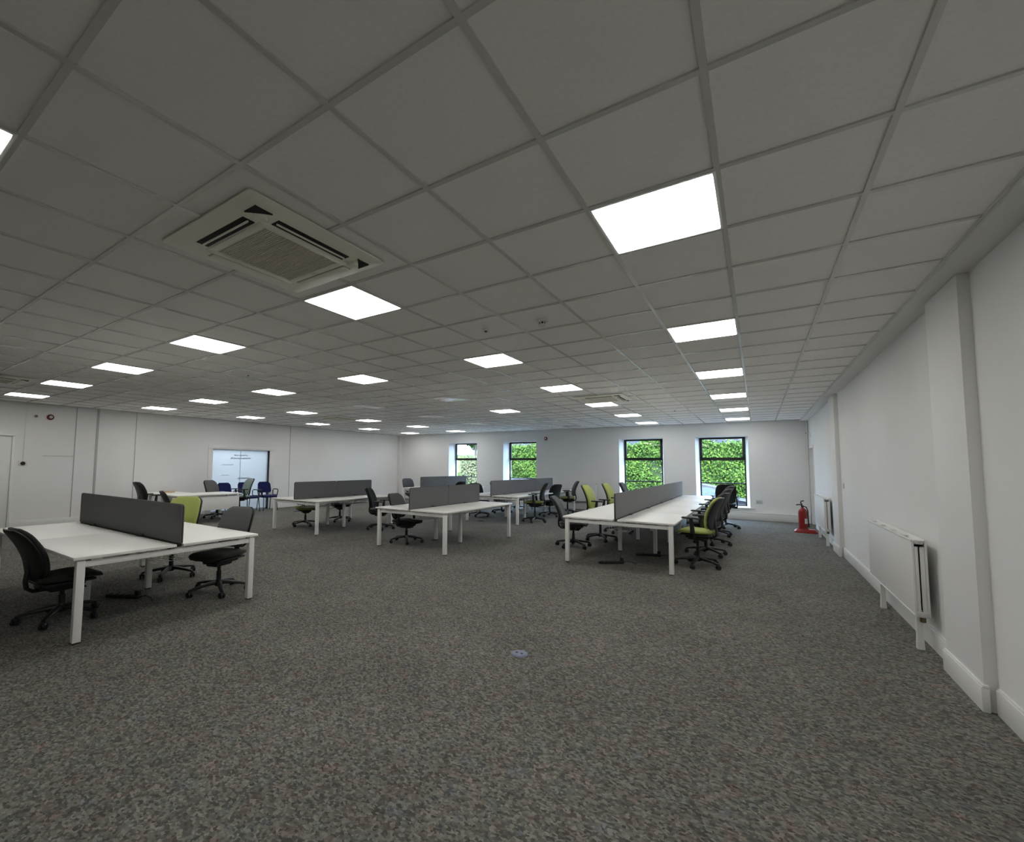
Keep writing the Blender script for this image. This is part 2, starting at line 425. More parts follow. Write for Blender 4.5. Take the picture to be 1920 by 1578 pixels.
# ------------------------------------------------------------------ ceiling cassette units
def cassette(loc, label):
    t = thing('air_conditioner', label, 'air conditioner', loc, 0, 'ceiling cassette air conditioners')
    def P(h, z): return [(x, y, z) for x, y in rrect(2 * h, 2 * h, .02, 3)]
    b = B(); b.rings([P(.475, -.002), P(.475, -.010), P(.44, -.018), P(.385, -.030), P(.30, -.030), P(.30, -.022)], cap=False, smooth=False)
    b.rings([P(.475, -.002), P(.30, .004)], cap=False)
    b.done('panel', M['ac'], t)
    # intake grille in the middle
    b = B(); w_ = .045
    for x0, x1, y0, y1 in ((-.30, -.30 + w_, -.30, .30), (.30 - w_, .30, -.30, .30), (-.30 + w_, .30 - w_, -.30, -.30 + w_), (-.30 + w_, .30 - w_, .30 - w_, .30)):
        b.cube(x0, x1, y0, y1, -.040, -.020, .004)
    gr = b.done('intake_frame', M['ac'], t)
    b = B(); b.cube(-.258, .258, -.258, .258, -.030, -.022)
    for k in range(34):
        y = -.25 + k * .0152
        b.cube(-.256, .256, y - .0028, y + .0028, -.036, -.029)
    b.done('intake_mesh', M['ac_grille'], gr)
    B().cube(-.03, .03, .268, .290, -.0415, -.039).done('badge', M['ac_grille'], t)
    for k, (sx, sy, openv) in enumerate(((0, -1, 1), (1, 0, 1), (-1, 0, 0), (0, 1, 0))):
        L_ = .25; dd = .345
        def R(u0, u1, v0, v1, z0, z1, bb):
            if sx: bb.cube(sx * v0, sx * v1, u0, u1, z0, z1, .002)
            else: bb.cube(u0, u1, sy * v0, sy * v1, z0, z1, .002)
        b = B(); R(-L_, L_, dd - .036, dd + .034, -.0335 if openv else -.031, -.024, b)
        s_ = b.done('air_slot', M['dark'] if openv else M['ac_seam'], t)
        b = B()
        if openv: R(-L_ + .01, L_ - .01, dd - .006, dd + .004, -.042, -.033, b)
        else: R(-L_ + .008, L_ - .008, dd - .026, dd + .026, -.037, -.030, b)
        b.done('louvre', M['ac'], s_)
    for sx, sy in ((1, -1), (1, 1)):
        B().prism([(sx * .30, sy * .40), (sx * .40, sy * .40), (sx * .40, sy * .30), (sx * .36, sy * .345)], 'Z', -.0335, -.024).done('corner_opening', M['dark'], t)
        B().lathe([(0, -.046), (.03, -.046), (.036, -.036), (.036, -.03), (0, -.03)], (sx * .325, sy * .325, 0)).done('corner_cap', M['ac'], t)
    return t
cassette((-2.40, -.01, H), 'large cream ceiling air conditioner nearest the camera, just before a lit panel')
cassette((-2.40, 7.2, H), 'cream ceiling air conditioner far down the room, above the long right-hand desk bench')
cassette((-10.2, 7.2, H), 'cream ceiling air conditioner in the far left, above the bench by the left wall')
cassette((-10.2, .0, H), 'cream ceiling air conditioner cut by the left edge of the photo')

def smoke_detector(x, y, label, big=True):
    t = thing('smoke_detector', label, 'smoke detector', (x, y, H), 0, 'ceiling detectors')
    if big:
        B().lathe([(0, .004), (.06, .004), (.06, -.010), (.052, -.018), (0, -.018)]).done('base', M['trim'], t)
        b = B(); b.lathe([(0, -.036), (.034, -.036), (.04, -.046), (.034, -.052), (0, -.052)])
        b.done('head', M['trim'], t)
        b = B()
        for k in range(8):
            a = k * PI / 4; b.box((.036 * math.cos(a), .036 * math.sin(a), -.028), (.014, .006, .03), Euler((0, 0, a)).to_matrix())
        b.done('cage', M['trim'], t)
        B().lathe([(0, -.016), (.03, -.016), (.03, -.038), (0, -.038)]).done('chamber', M['dark'], t)
    else:
        B().lathe([(0, .004), (.038, .004), (.038, -.008), (.030, -.014), (0, -.014)]).done('base', M['trim'], t)
        B().lathe([(0, -.012), (.016, -.012), (.012, -.024), (0, -.026)]).done('lens', M['dark'], t)
smoke_detector(-1.52, 2.14, 'white caged smoke detector on the ceiling in front of the first far light')
smoke_detector(-2.11, 2.10, 'small round ceiling sensor left of the caged smoke detector', False)
smoke_detector(-1.49, 9.96, 'small ceiling sensor far away, near the right-hand row of lights', False)
smoke_detector(-6.32, 2.10, 'small round ceiling sensor left of centre, behind the nearest light', False)

# ------------------------------------------------------------------ office chairs
def ring_x(w, t, y, z, tilt=0.0, curve=0.0, n=14, k=3.2):
    # superellipse ring, width along x, thickness along the local normal (in the y-z plane)
    ny, nz = math.cos(tilt), math.sin(tilt); r = []
    for i in range(n * 2):
        a = i * PI / n; c, s_ = math.cos(a), math.sin(a)
        x = math.copysign(abs(c) ** (2 / k), c) * w / 2; d = math.copysign(abs(s_) ** (2 / k), s_) * t / 2
        d += curve * (x * x)
        r.append((x, y + d * ny, z + d * nz))
    return r
BACK = [(.505, -.190), (.56, -.192), (.63, -.196), (.70, -.208), (.77, -.230), (.84, -.258), (.91, -.292), (.975, -.330)]   # z, y of the back cushion
def back_mesh(off, th, grow, name, m, parent, z0=.505, z1=.985):
    b = B(); rs = []; n = 16
    for i in range(n + 1):
        u = i / n; z = z0 + (z1 - z0) * u
        zz = min(max(z, BACK[0][0]), BACK[-1][0])
        for (za, ya), (zb, yb) in zip(BACK, BACK[1:]):
            if za <= zz <= zb: y = ya + (yb - ya) * (zz - za) / (zb - za); sl = (yb - ya) / (zb - za)
        w = .385 + .075 * math.sin(min(u * 1.5, 1) * PI / 2) - .055 * max(0, u - .55) / .45
        e = 1.0
        if u < .14: e = 1 - .30 * (1 - u / .14) ** 2.2
        if u > .82: e = 1 - .36 * ((u - .82) / .18) ** 2.2
        tt = th * (1 if .06 < u < .94 else .55)
        rs.append(ring_x((w + grow) * e, tt, y + off, z, -math.atan(sl) * 0 , .55))
    b.rings(rs)
    return b.done(name, m, parent, sharp=60)
CH = {}
def chair_meshes():
    # shared meshes that do not depend on colour
    b = B()
    b.lathe([(0, .075), (.036, .075), (.046, .09), (.044, .135), (.034, .150), (0, .150)])
    for k in range(5):
        a = k * 2 * PI / 5 + .3; c, s_ = math.cos(a), math.sin(a)
        rs = []
        for r, z, w, h in ((.02, .118, .034, .056), (.12, .112, .030, .046), (.22, .098, .025, .038), (.30, .083, .021, .030), (.325, .076, .019, .024)):
            ring = []
            for q in range(8):
                qa = q * PI / 4
                lx, lz = math.cos(qa) * w, math.sin(qa) * h / 2
                ring.append((c * r - s_ * lx, s_ * r + c * lx, z + lz))
            rs.append(ring)
        b.rings(rs)
    base = b.done('star_base', M['plastic'])
    b = B()
    for s_ in (-1, 1): b.lathe([(0, -.011), (.024, -.012), (.032, -.008), (.032, .008), (.024, .012), (0, .011)], (s_ * .016, 0, .032), 'X', 16)
    b.lathe([(0, .040), (.009, .040), (.009, .075), (0, .075)], (0, .008, 0), 'Z', 8)
    b.box((0, 0, .054), (.036, .048, .028), None, .009)
    caster = b.done('caster', M['plastic'])
    # seat
    b = B(); rs = []
    prof = [(-.225, .34, .030, .452), (-.205, .42, .055, .452), (-.12, .475, .066, .450), (.0, .495, .068, .448), (.10, .50, .066, .452), (.18, .485, .062, .450), (.235, .44, .052, .438), (.262, .35, .032, .424)]
    for y, w, t_, z in prof:
        r = []
        for i in range(28):
            a = i * PI / 14; c, s_ = math.cos(a), math.sin(a)
            x = math.copysign(abs(c) ** (2 / 3.4), c) * w / 2
            r.append((x, y, z + math.copysign(abs(s_) ** (2 / 3.0), s_) * t_ / 2 + .10 * x * x))
        rs.append(r)
    b.rings(rs); seat = b.done('seat', M['plastic'], sharp=60)
    b = B(); b.box((0, .0, .405), (.40, .40, .024), None, .01); b.box((0, -.02, .375), (.22, .34, .06), None, .018); b.box((0, .0, .340), (.16, .24, .05), None, .016)
    b.tube([(.08, .06, .372), (.20, .07, .372), (.26, .07, .365)], .007, 6); b.box((.265, .07, .364), (.05, .028, .012), None, .004)
    mech = b.done('mechanism', M['plastic'])
    b = B(); b.tube([(0, -.245, .70), (0, -.250, .58), (0, -.272, .47), (0, -.268, .405), (0, -.225, .365), (0, -.13, .352), (0, -.02, .368)], [.022, .026, .028, .028, .028, .028, .026], 8, (1.35, .65))
    spine = b.done('back_bracket', M['plastic'])
    shell = back_mesh(-.036, .040, .014, 'back_shell', M['plastic'], None, .50, .982)
    cush = back_mesh(.004, .066, .0, 'backrest', M['plastic'], None)
    b = B(); b.tube([(.19, -.02, .392), (.262, -.02, .392), (.272, -.012, .43), (.268, .0, .56), (.262, .012, .655)], [.020, .022, .024, .020, .017], 8, (.75, 1.5))
    arm = b.done('armrest', M['plastic'])
    b = B(); b.box((.262, .02, .668), (.078, .245, .026), None, .012)
    pad = b.done('arm_pad', M['plastic'])
    me = {}
    for o in (base, caster, seat, mech, spine, shell, cush, arm, pad):
        me[o.name] = o.data; bpy.data.objects.remove(o)
    # mirrored arm meshes
    for k in ('armrest', 'arm_pad'):
        m2 = me[k].copy(); m2.transform(Matrix.Scale(-1, 4, (1, 0, 0))); m2.flip_normals(); me[k + '_mirror'] = m2
    return me
CM = chair_meshes()
FM = {}
def cmesh(key, fab):
    if (key, fab) not in FM:
        m2 = CM[key].copy(); m2.materials.clear(); m2.materials.append(M['f_' + fab]); FM[(key, fab)] = m2
    return FM[(key, fab)]
GL = {}
def gas(lift):
    k = round(lift, 3)
    if k not in GL:
        b = B(); b.lathe([(0, .085), (.027, .085), (.027, .25 + lift * .5), (.020, .255 + lift * .5), (.020, .33 + lift), (.026, .335 + lift), (.026, .36 + lift), (0, .36 + lift)], n=14)
        o = b.done('gas_lift', M['plastic']); GL[k] = o.data; bpy.data.objects.remove(o)
    return GL[k]
def part(name, me, parent, loc=(0, 0, 0), rz=0):
    o = bpy.data.objects.new(name, me); COL.objects.link(o); o.parent = parent; o.location = loc; o.rotation_euler = (0, 0, rz); return o
def chair(x, y, face, fab, label, group, lift=0.0, arms=False, seatfab=None, spin=0.0, recline=0.0):
    t = thing('office_chair', label, 'chair', (x, y, 0), math.radians(face - 90), group)
    sb = part('star_base', CM['star_base'], t, rz=spin)
    for k in range(5):
        a = k * 2 * PI / 5 + .3
        part('caster', CM['caster'], sb, (.318 * math.cos(a), .318 * math.sin(a), 0), a * 1.7 + k)
    part('gas_lift', gas(lift), t)
    up = (0, 0, lift)
    part('mechanism', CM['mechanism'], t, up)
    part('seat', cmesh('seat', seatfab or fab), t, up)
    rr = math.radians(recline); Rm = Matrix.Rotation(rr, 3, 'X'); pv = Vector((0, -.05, .37)); off = pv - Rm @ pv + Vector(up)
    for nm, me in (('back_bracket', CM['back_bracket']), ('backrest', cmesh('backrest', fab)), ('back_shell', CM['back_shell'])):
        o = part(nm, me, t, off); o.rotation_euler = (rr, 0, 0)
    if arms:
        for s_ in ('', '_mirror'):
            a = part('armrest', CM['armrest' + s_], t, up); part('arm_pad', CM['arm_pad' + s_], a)
    return t

# ------------------------------------------------------------------ desk benches
DH = .73
def bench(name_label, x, y, rz, bays, L_, group='white desk benches', tray=True):
    # local: origin at the middle of the near end, runs along +Y
    t = thing('desk_bench', name_label, 'desk', (x, y, 0), rz, group)
    n = bays; W = .83
    for k in range(n):
        for s_ in (-1, 1):
            b = B(); y0, y1 = k * L_ + (.002 if k else -.02), (k + 1) * L_ - (.002 if k < n - 1 else -.02)
            b.cube(s_ * .03, s_ * W, y0, y1, DH - .025, DH, .003); b.done('desktop', M['desk'], t)
    T = n * L_
    for yy, sgn in ((.03, 1), (T - .03, -1)):
        for s_ in (-1, 1):
            l = B().cube(s_ * .74, s_ * .80, yy - .03, yy + .03, .012, DH - .035, .004).done('leg', M['deskedge'], t)
            B().cube(s_ * .745, s_ * .795, yy - .025, yy + .025, 0, .014).done('foot', M['plastic'], l)
        b = B(); b.cube(-.74, .74, yy - .018, yy + .018, DH - .095, DH - .045, .003)
        for s_ in (-1, 1): b.cube(s_ * .62, s_ * .70, yy - .012, yy + .012, DH - .048, DH - .024)
        b.done('end_rail', M['deskedge'], t)
    for k in range(1, n):
        for s_ in (-1, 1):
            l = B().cube(s_ * .27, s_ * .33, k * L_ - .03, k * L_ + .03, .012, DH - .09, .004).done('leg', M['deskedge'], t)
            B().cube(s_ * .275, s_ * .325, k * L_ - .025, k * L_ + .025, 0, .014).done('foot', M['plastic'], l)
        b = B(); b.cube(-.72, .72, k * L_ - .02, k * L_ + .02, DH - .09, DH - .05, .003)
        b.done('middle_rail', M['deskedge'], t)
    for s_ in (-1, 1):
        b = B(); b.cube(s_ * .36, s_ * .41, .04, T - .04, DH - .085, DH - .035, .003)
        b.done('beam', M['deskedge'], t)
        b = B(); b.cube(s_ * .66, s_ * .69, .06, T - .06, DH - .075, DH - .035, .003)
        b.done('front_rail', M['deskedge'], t)
    if tray:
        for k in range(n):
            b = B(); y0, y1 = k * L_ + .25, (k + 1) * L_ - .20
            for q in range(6): b.tube([(-.14 + q * .056, y0, DH - .20), (-.14 + q * .056, y1, DH - .20)], .003, 5)
            for q in range(8):
                yy = y0 + (y1 - y0) * q / 7
                b.tube([(-.16, yy, DH - .04), (-.16, yy, DH - .19), (-.14, yy, DH - .203), (.14, yy, DH - .203), (.16, yy, DH - .19), (.16, yy, DH - .04)], .003, 5)
            b.done('cable_tray', M['deskedge'], t)
    return t
def screen(label, x, y, rz, L_, clamps, r0=.035, r1=.035, h=.385):
    # stands in the slot between the two rows of tops; local +Y along the bench
    t = thing('desk_screen', label, 'desk screen', (x, y, 0), rz, 'charcoal desk screens')
    z0, z1 = DH + .006, DH + .006 + h
    def outline(g):
        p = []
        for cy, cz, r, a0 in ((L_ - r1 - g, z1 - r1 - g, r1, 0), (r0 + g, z1 - r0 - g, r0, 90), (.006 + g, z0 + .006 + g, .006, 180), (L_ - .006 - g, z0 + .006 + g, .006, 270)):
            for k in range(6):
                a = math.radians(a0 + 18 * k); p.append((cy + r * math.cos(a), cz + r * math.sin(a)))
        return p
    B().prism(outline(.0), 'X', -.013, .013).done('fabric_panel', M['screen'], t)
    B().prism(outline(-.0025), 'X', -.004, .004).done('edge_trim', M['screen_edge'], t)
    b = B(); b.cube(-.012, .012, .03, L_ - .03, DH - .03, z0 + .004); b.done('mounting_rail', M['screen_edge'], t)
    for c in clamps:
        b = B(); b.box((0, c, DH + .005), (.12, .075, .008), None, .003); b.box((0, c, DH + .014), (.036, .075, .02), None, .003); b.done('clamp', M['screen_edge'], t)
    return t

# A: long bench on the right
AL, AB = 1.45, 5
bench('longest white desk bench on the right, five bays running towards the windows', -1.715, 5.32, 0, AB, AL)
screen('long charcoal screen nearer the camera on the right-hand bench', -1.715, 5.31, 0, 3 * AL, (.85, 2.30, 3.75))
screen('charcoal screen at the window end of the right-hand bench', -1.715, 5.315 + 3 * AL, 0, 2 * AL, (.85, 2.30), .015)
# B: nearest bench on the left, end towards the camera
bench('nearest white desk bench at the left edge of the photo', -4.74, .54, PI / 2, 2, 1.42)
screen('long charcoal screen along the nearest desk bench on the left', -4.72, .55, PI / 2, 2.84, (.88, 2.29))
# C: middle bench
bench('white desk bench in the middle of the room with two joined screens', -5.15, 4.55, 0, 2, 1.2)
screen('nearer charcoal screen on the middle desk bench', -5.15, 4.54, 0, 1.2, (.68,))
screen('farther charcoal screen on the middle desk bench', -5.15, 5.745, 0, 1.2, (.6,), .008, .008)
# D: bench towards the left wall
bench('white desk bench standing before the plain left wall, right of the glazed opening', -8.67, 4.67, 0, 2, 1.2)
screen('nearer charcoal screen on the bench before the left wall', -8.67, 4.66, 0, 1.2, (.6,))
screen('farther charcoal screen on the bench before the left wall', -8.67, 5.865, 0, 1.2, (.6,))
# E: bench behind the middle bench
bench('white desk bench beyond the middle one, by the wall between the window pairs', -5.85, 8.70, 0, 3, 1.43)
screen('longer charcoal screen on the bench beyond the middle one', -5.85, 8.69, 0, 2.86, (.7, 2.1))
screen('short charcoal screen at the window end of the bench beyond the middle one', -5.85, 11.555, 0, 1.42, (.7,), .008)
# F: far bench in the left corner by the windows
bench('farthest white desk bench near the leftmost window', -9.5, 10.22, 0, 2, 1.42)
screen('nearer charcoal screen on the farthest desk bench', -9.5, 10.21, 0, 1.42, (.7,))
screen('farther charcoal screen on the farthest desk bench', -9.5, 11.635, 0, 1.42, (.7,), .008)

# G: pair of desks by the left wall
def panel_desk(label, x0, x1, y0, y1, modesty):
    t = thing('desk', label, 'desk', ((x0 + x1) / 2, (y0 + y1) / 2, 0), 0, 'desks by the left wall')
    w, d = (x1 - x0) / 2, (y1 - y0) / 2
    B().prism(rrect(2 * w, 2 * d, .03, 4), 'Z', DH - .025, DH).done('desktop', M['desk'], t)
    if modesty:
        b = B(); b.cube(w - .07, w - .05, -d + .06, d - .06, .32, DH - .065, .003)
        b.done('modesty_panel', M['desk'], t)
        b = B()
        for yy in (-.45, -.35, .45): b.cube(w - .09, w - .05, yy - .03, yy + .03, DH - .07, DH - .024)
        b.done('panel_bracket', M['deskedge'], t)
    for sx in (-1, 1):
        for sy in (-1, 1):
            l = B().cube(sx * (w - .16), sx * (w - .10), sy * (d - .18), sy * (d - .11), .012, DH - .07, .004).done('leg', M['deskedge'], t)
            B().cube(sx * (w - .155), sx * (w - .105), sy * (d - .175), sy * (d - .115), 0, .014).done('foot', M['plastic'], l)
    b = B()
    for sy in (-1, 1): b.cube(-w + .1, w - .1, sy * (d - .165), sy * (d - .125), DH - .07, DH - .026, .003)
    for sx in (-1, 1): b.cube(sx * (w - .15), sx * (w - .11), -d + .12, d - .12, DH - .075, DH - .03, .003)
    b.done('frame', M['deskedge'], t)
panel_desk('white desk with a tall white modesty panel, in front of the glazed opening', -12.70, -11.70, 3.56, 5.20, True)
panel_desk('white desk pushed against the left wall behind the panelled desk', -13.72, -12.705, 3.56, 4.36, False)
b = B(); b.cube(-.12, .12, -.06, .06, 0, .04, .006); t = b.done('pencil_box', M['card']); t.location = (-13.3, 4.05, DH + .001); t.rotation_euler = (0, 0, .55)
tag(t, 'small tan box lying on the white desk by the left wall', 'box')

# ------------------------------------------------------------------ chairs in place
g0 = 'chairs at the nearest bench'
chair(-5.66, -.10, 95, 'charcoal', 'charcoal office chair nearest the camera, pushed into the near side of the left bench', g0, lift=-.03, spin=.24, recline=6)
chair(-6.60, 1.28, -55, 'lime', 'lime green office chair behind the charcoal screen of the nearest bench', g0, lift=.07, spin=.2)
chair(-5.33, 1.26, -72, 'grey', 'grey office chair at the right end of the nearest bench, under its far side', g0, arms=False, seatfab='charcoal', spin=.9)
g1 = 'chairs around the middle bench'
chair(-5.76, 5.18, 6, 'grey', 'grey office chair tucked under the left side of the middle bench', g1, lift=-.03, arms=True, seatfab='black', spin=.35)
chair(-7.44, 6.17, 28, 'black', 'black office chair standing free between the middle bench and the left bench', g1, arms=True, spin=.1)
g2 = 'chairs under the left wall bench'
chair(-9.36, 5.50, -25, 'charcoal', 'dark office chair under the bench before the left wall, nearer its front legs', g2, seatfab='olive', spin=.2)
chair(-9.36, 6.60, -25, 'charcoal', 'dark office chair under the bench before the left wall, farther along', g2, spin=.6)
g3 = 'chairs around the bench beyond the middle one'
chair(-6.95, 9.92, -30, 'charcoal', 'charcoal office chair showing its rounded top just right of the middle screens', g3, spin=.4)
chair(-6.86, 11.15, 0, 'black', 'black office chair on the left side of the bench beyond the middle one', g3, spin=.7)
chair(-6.95, 12.6, 0, 'black', 'black office chair at the window end of the bench beyond the middle one, left side', g3, spin=.1)
chair(-5.02, 9.68, 196, 'darkolive', 'olive green office chair with arms right of the bench beyond the middle one', g3, lift=.09, arms=True, seatfab='olive', spin=.2)
chair(-5.22, 11.20, 160, 'black', 'black office chair between the olive chair and the blue-grey chair', g3, arms=True, spin=.5)
chair(-5.02, 12.20, 206, 'bluegrey', 'blue-grey office chair with arms standing nearest the window wall radiator', g3, lift=.07, arms=True, seatfab='olive', spin=.3)
g4 = 'chairs at the farthest bench'
chair(-8.30, 10.50, 175, 'black', 'black office chair whose top peeps over the middle screens', g4, lift=.02)
chair(-10.62, 11.05, -20, 'bluegrey', 'blue-grey office chair left of the farthest screens', g4, lift=.04)
g5 = 'chairs along the left side of the right-hand bench'
chair(-2.86, 6.68, 12, 'grey', 'dark grey reclined office chair at the near left of the long right-hand bench', g5, seatfab='charcoal', spin=.5, recline=6)
chair(-2.66, 7.75, 0, 'lime', 'lime green office chair next to the dark grey one, left of the long bench', g5, lift=.15, arms=True, spin=.3)
chair(-2.60, 9.05, -2, 'lime', 'lime green office chair second from the camera on the left of the long bench', g5, lift=.15, arms=True, spin=.8)
chair(-2.52, 10.25, 2, 'bluegrey', 'blue-grey office chair just left of the third window, behind the long bench', g5, lift=.14)
g6 = 'chairs along the right side of the right-hand bench'
chair(-.70, 6.25, 170, 'lime', 'lime green office chair with arms nearest the camera on the right of the long bench', g6, lift=.09, arms=True, spin=.35)
chair(-.68, 7.32, 168, 'grey', 'grey office chair directly behind the lime one, right of the long bench', g6, lift=.11, arms=True, spin=.1)
chair(-.68, 8.62, 168, 'grey', 'grey office chair third along the right side of the long bench', g6, lift=.13, arms=True, spin=.6)
chair(-.70, 9.95, 168, 'bluegrey', 'blue-grey office chair fourth along the right side of the long bench', g6, lift=.14, arms=True, spin=.2)
chair(-.60, 11.55, 100, 'black', 'black office chair turned to the rightmost window at the far end', g6, lift=.13, arms=True, spin=.4)
g7 = 'chairs by the left wall desks'
chair(-12.32, 3.24, 90, 'charcoal', 'charcoal office chair in front of the left wall at the end of the white desks', g7, lift=.09, arms=True)
chair(-10.98, 3.27, 72, 'charcoal', 'low dark office chair just over the nearest screen, before the white desks', g7, lift=-.08, arms=True)
chair(-12.62, 5.02, 22, 'grey', 'grey office chair behind the desk with the modesty panel', g7, lift=.07)
chair(-12.86, 5.79, -95, 'sage', 'pale sage office chair with arms at the right end of the panelled desk', g7, lift=.10, arms=True, spin=.4)

# blue four-legged visitor chairs
def visitor_chair(x, y, face, label):
    t = thing('visitor_chair', label, 'chair', (x, y, 0), math.radians(face - 90), 'navy visitor chairs')
    b = B(); rs = []
    for yy, w, th, z in ((-.22, .40, .03, .47), (-.19, .47, .06, .47), (0, .49, .065, .47), (.17, .48, .06, .47), (.22, .43, .035, .46)):
        rs.append([(px, yy, z + pz) for px, pz in rrect(w, th, th * .45, 3)])
    b.rings(rs); b.done('seat', M['f_navy'], t, sharp=60)
    b = B(); rs = []
    for k in range(11):
        u = k / 10; z = .57 + .36 * u; w = .47 - .05 * u
        e = 1 - .3 * max(0, (u - .75) / .25) ** 2 - .2 * max(0, (.2 - u) / .2) ** 2
        rs.append(ring_x(w * e, .05 if 0 < k < 10 else .03, -.235 - .07 * u, z, 0, .5))
    b.rings(rs); b.done('backrest', M['f_navy'], t, sharp=60)
    for sx in (-1, 1):
        l = B().tube([(sx * .22, .18, .44), (sx * .235, .22, .0)], .0125, 8).done('leg', M['plastic'], t)
        l = B().tube([(sx * .21, -.20, .44), (sx * .225, -.27, .0)], .0125, 8).done('leg', M['plastic'], t)
        b = B(); b.tube([(sx * .245, .14, .46), (sx * .265, .17, .66), (sx * .265, .14, .685), (sx * .265, -.12, .685), (sx * .262, -.16, .66), (sx * .245, -.13, .50), (sx * .245, .14, .50)], .016, 8)
        b.done('armrest', M['plastic'], t)
    b = B(); b.box((0, 0, .432), (.44, .38, .02), None, .006)
    for sx in (-1, 1): b.box((sx * .10, -.235, .53), (.03, .012, .20))
    b.done('frame', M['plastic'], t)
visitor_chair(-13.49, 5.80, 4, 'navy visitor chair partly hidden by the grey chair, left end of the glazed opening')
visitor_chair(-13.48, 6.45, 10, 'navy visitor chair hidden behind the pale sage chair')
visitor_chair(-13.49, 7.10, -6, 'navy visitor chair with loop arms at the right end of the glazed opening')

# ------------------------------------------------------------------ radiators
def radiator(label, loc, rz, L_, z0, z1, feet=True):
    # local: runs along +Y, wall on the +X side (front faces -X); origin on the floor at the near end, on the front plane
    t = thing('radiator', label, 'radiator', loc, rz, 'white panel radiators')
    b = B(); b.cube(0, .018, 0, L_, z0, z1, .005); b.cube(-.004, .01, 0, L_, z1 - .012, z1 + .004, .003); b.cube(-.004, .01, 0, L_, z0 - .002, z0 + .014, .003)
    b.done('front_panel', M['radiator'], t)
    b = B(); b.cube(.078, .096, 0, L_, z0, z1 + .012, .005); b.done('rear_panel', M['radiator'], t)
    for y in (.0, L_ - .018):
        for xa, xb in ((.018, .040), (.050, .078)): B().cube(xa, xb, y, y + .016, z0 + .02, z1 - .05, .003).done('side_cover', M['radiator'], t)
    b = B(); b.cube(.018, .078, .02, L_ - .02, z1 - .03, z1 - .022)
    n = int(L_ / .42)
    for k in range(n + 1): b.cube(.018, .078, k * (L_ - .03) / n, k * (L_ - .03) / n + .03, z1 - .02, z1 - .004, .003)
    b.done('top_grille', M['radiator'], t)
    B().cube(.030, .070, .02, L_ - .02, z0 + .05, z1 - .06).done('fins', M['dark'], t)
    b = B(); b.lathe([(0, 0), (.026, 0), (.030, .012), (.030, .03), (0, .03)], (.048, .006, z1 - .028), 'Z', 14); b.done('air_vent_cap', M['socket'], t)
    b = B(); b.cube(.010, .085, -.012, .03, z0 - .005, z0 + .04, .006); b.done('valve_body', M['socket'], t)
    b = B(); b.lathe([(0, 0), (.020, 0), (.020, -.045), (.012, -.05), (0, -.05)], (.05, .02, z0), 'Z', 12); b.done('valve', M['brass'], t)
    for y in ((.13, L_ - .32) if feet else ()):
        b = B(); b.rings([[(.048 + sx * w_, y + sy * w_, z) for sx, sy in ((-1, -1), (1, -1), (1, 1), (-1, 1))] for z, w_ in ((0, .024), (.10, .020), (z0 + .03, .020))], smooth=False)
        b.done('leg', M['radiator'], t)
    return t
radiator('large white double-panel radiator on the right wall beside the near pilaster', (1.186, 3.66, 0), 0, 1.78, .30, .93)
radiator('farther white radiator on the right wall, beyond the second pilaster', (1.19, 9.62, 0), 0, 1.72, .30, .93)
def wall_radiator(label, x0, x1):
    radiator(label, (x1, YF - .20, 0), PI / 2, x1 - x0, .30, .93)
wall_radiator('white radiator on the window wall between the second and third windows', -6.02, -4.60)
wall_radiator('white radiator on the window wall between the two left windows', -9.34, -8.62)

# ------------------------------------------------------------------ fire extinguisher
t = thing('fire_extinguisher', 'red fire extinguisher on a red stand beside the far right doorway', 'fire extinguisher', (.99, 11.75, .085))
b = B(); b.lathe([(0, 0), (.080, 0), (.088, .01), (.088, .40), (.078, .45), (.045, .485), (.024, .50), (.024, .52), (0, .52)], n=24); b.done('cylinder', M['red'], t)
b = B(); b.lathe([(0, .515), (.026, .515), (.026, .55), (0, .55)], n=12); b.tube([(0, 0, .555), (-.05, -.02, .575), (-.12, -.04, .565)], .012, 8); b.tube([(0, 0, .56), (-.03, -.01, .62), (-.02, -.01, .655), (.03, 0, .665)], .013, 8)
b.done('handle', M['plastic'], t)
b = B(); b.tube([(.01, 0, .54), (.07, -.01, .52), (.098, -.02, .44), (.10, -.03, .25), (.105, -.04, .12)], .012, 8); b.lathe([(.012, .05), (.02, .05), (.014, .14), (.0, .14)], (.106, -.042, 0), n=10); b.done('hose', M['plastic'], t)
b = B()
pts = [(.0895 * math.cos(a), .0895 * math.sin(a)) for a in [math.radians(-70 + 8 * k) for k in range(9)]]
b.rings([[(x_, y_, .13) for x_, y_ in pts], [(x_, y_, .25) for x_, y_ in pts]], cap=False, closed=False); b.done('instruction_label', M['label'], t)
t = thing('extinguisher_stand', 'low red plastic floor stand under the fire extinguisher', 'stand', (1.04, 11.75, 0))
b = B(); b.rings([[(x_, y_, z_) for x_, y_ in rrect(w_, d_, d_ * .45, 6)] for w_, d_, z_ in ((.46, .30, .0), (.46, .30, .03), (.40, .25, .07), (.36, .22, .083), (.0, .0, .083))][:4]); b.done('tray', M['red'], t)
B().lathe([(.095, .08), (.11, .08), (.108, .10), (.096, .10), (.095, .08)], (-.05, 0, 0), n=22).done('ring', M['red'], t)

# ------------------------------------------------------------------ wall fittings
def on_left(name, label, cat, y, z): return thing(name, label, cat, (XL, y, z), 0)
def on_front(name, label, cat, x, z): return thing(name, label, cat, (x, YF, z), -PI / 2)
def on_right(name, label, cat, y, z, x=XR): return thing(name, label, cat, (x, y, z), PI)
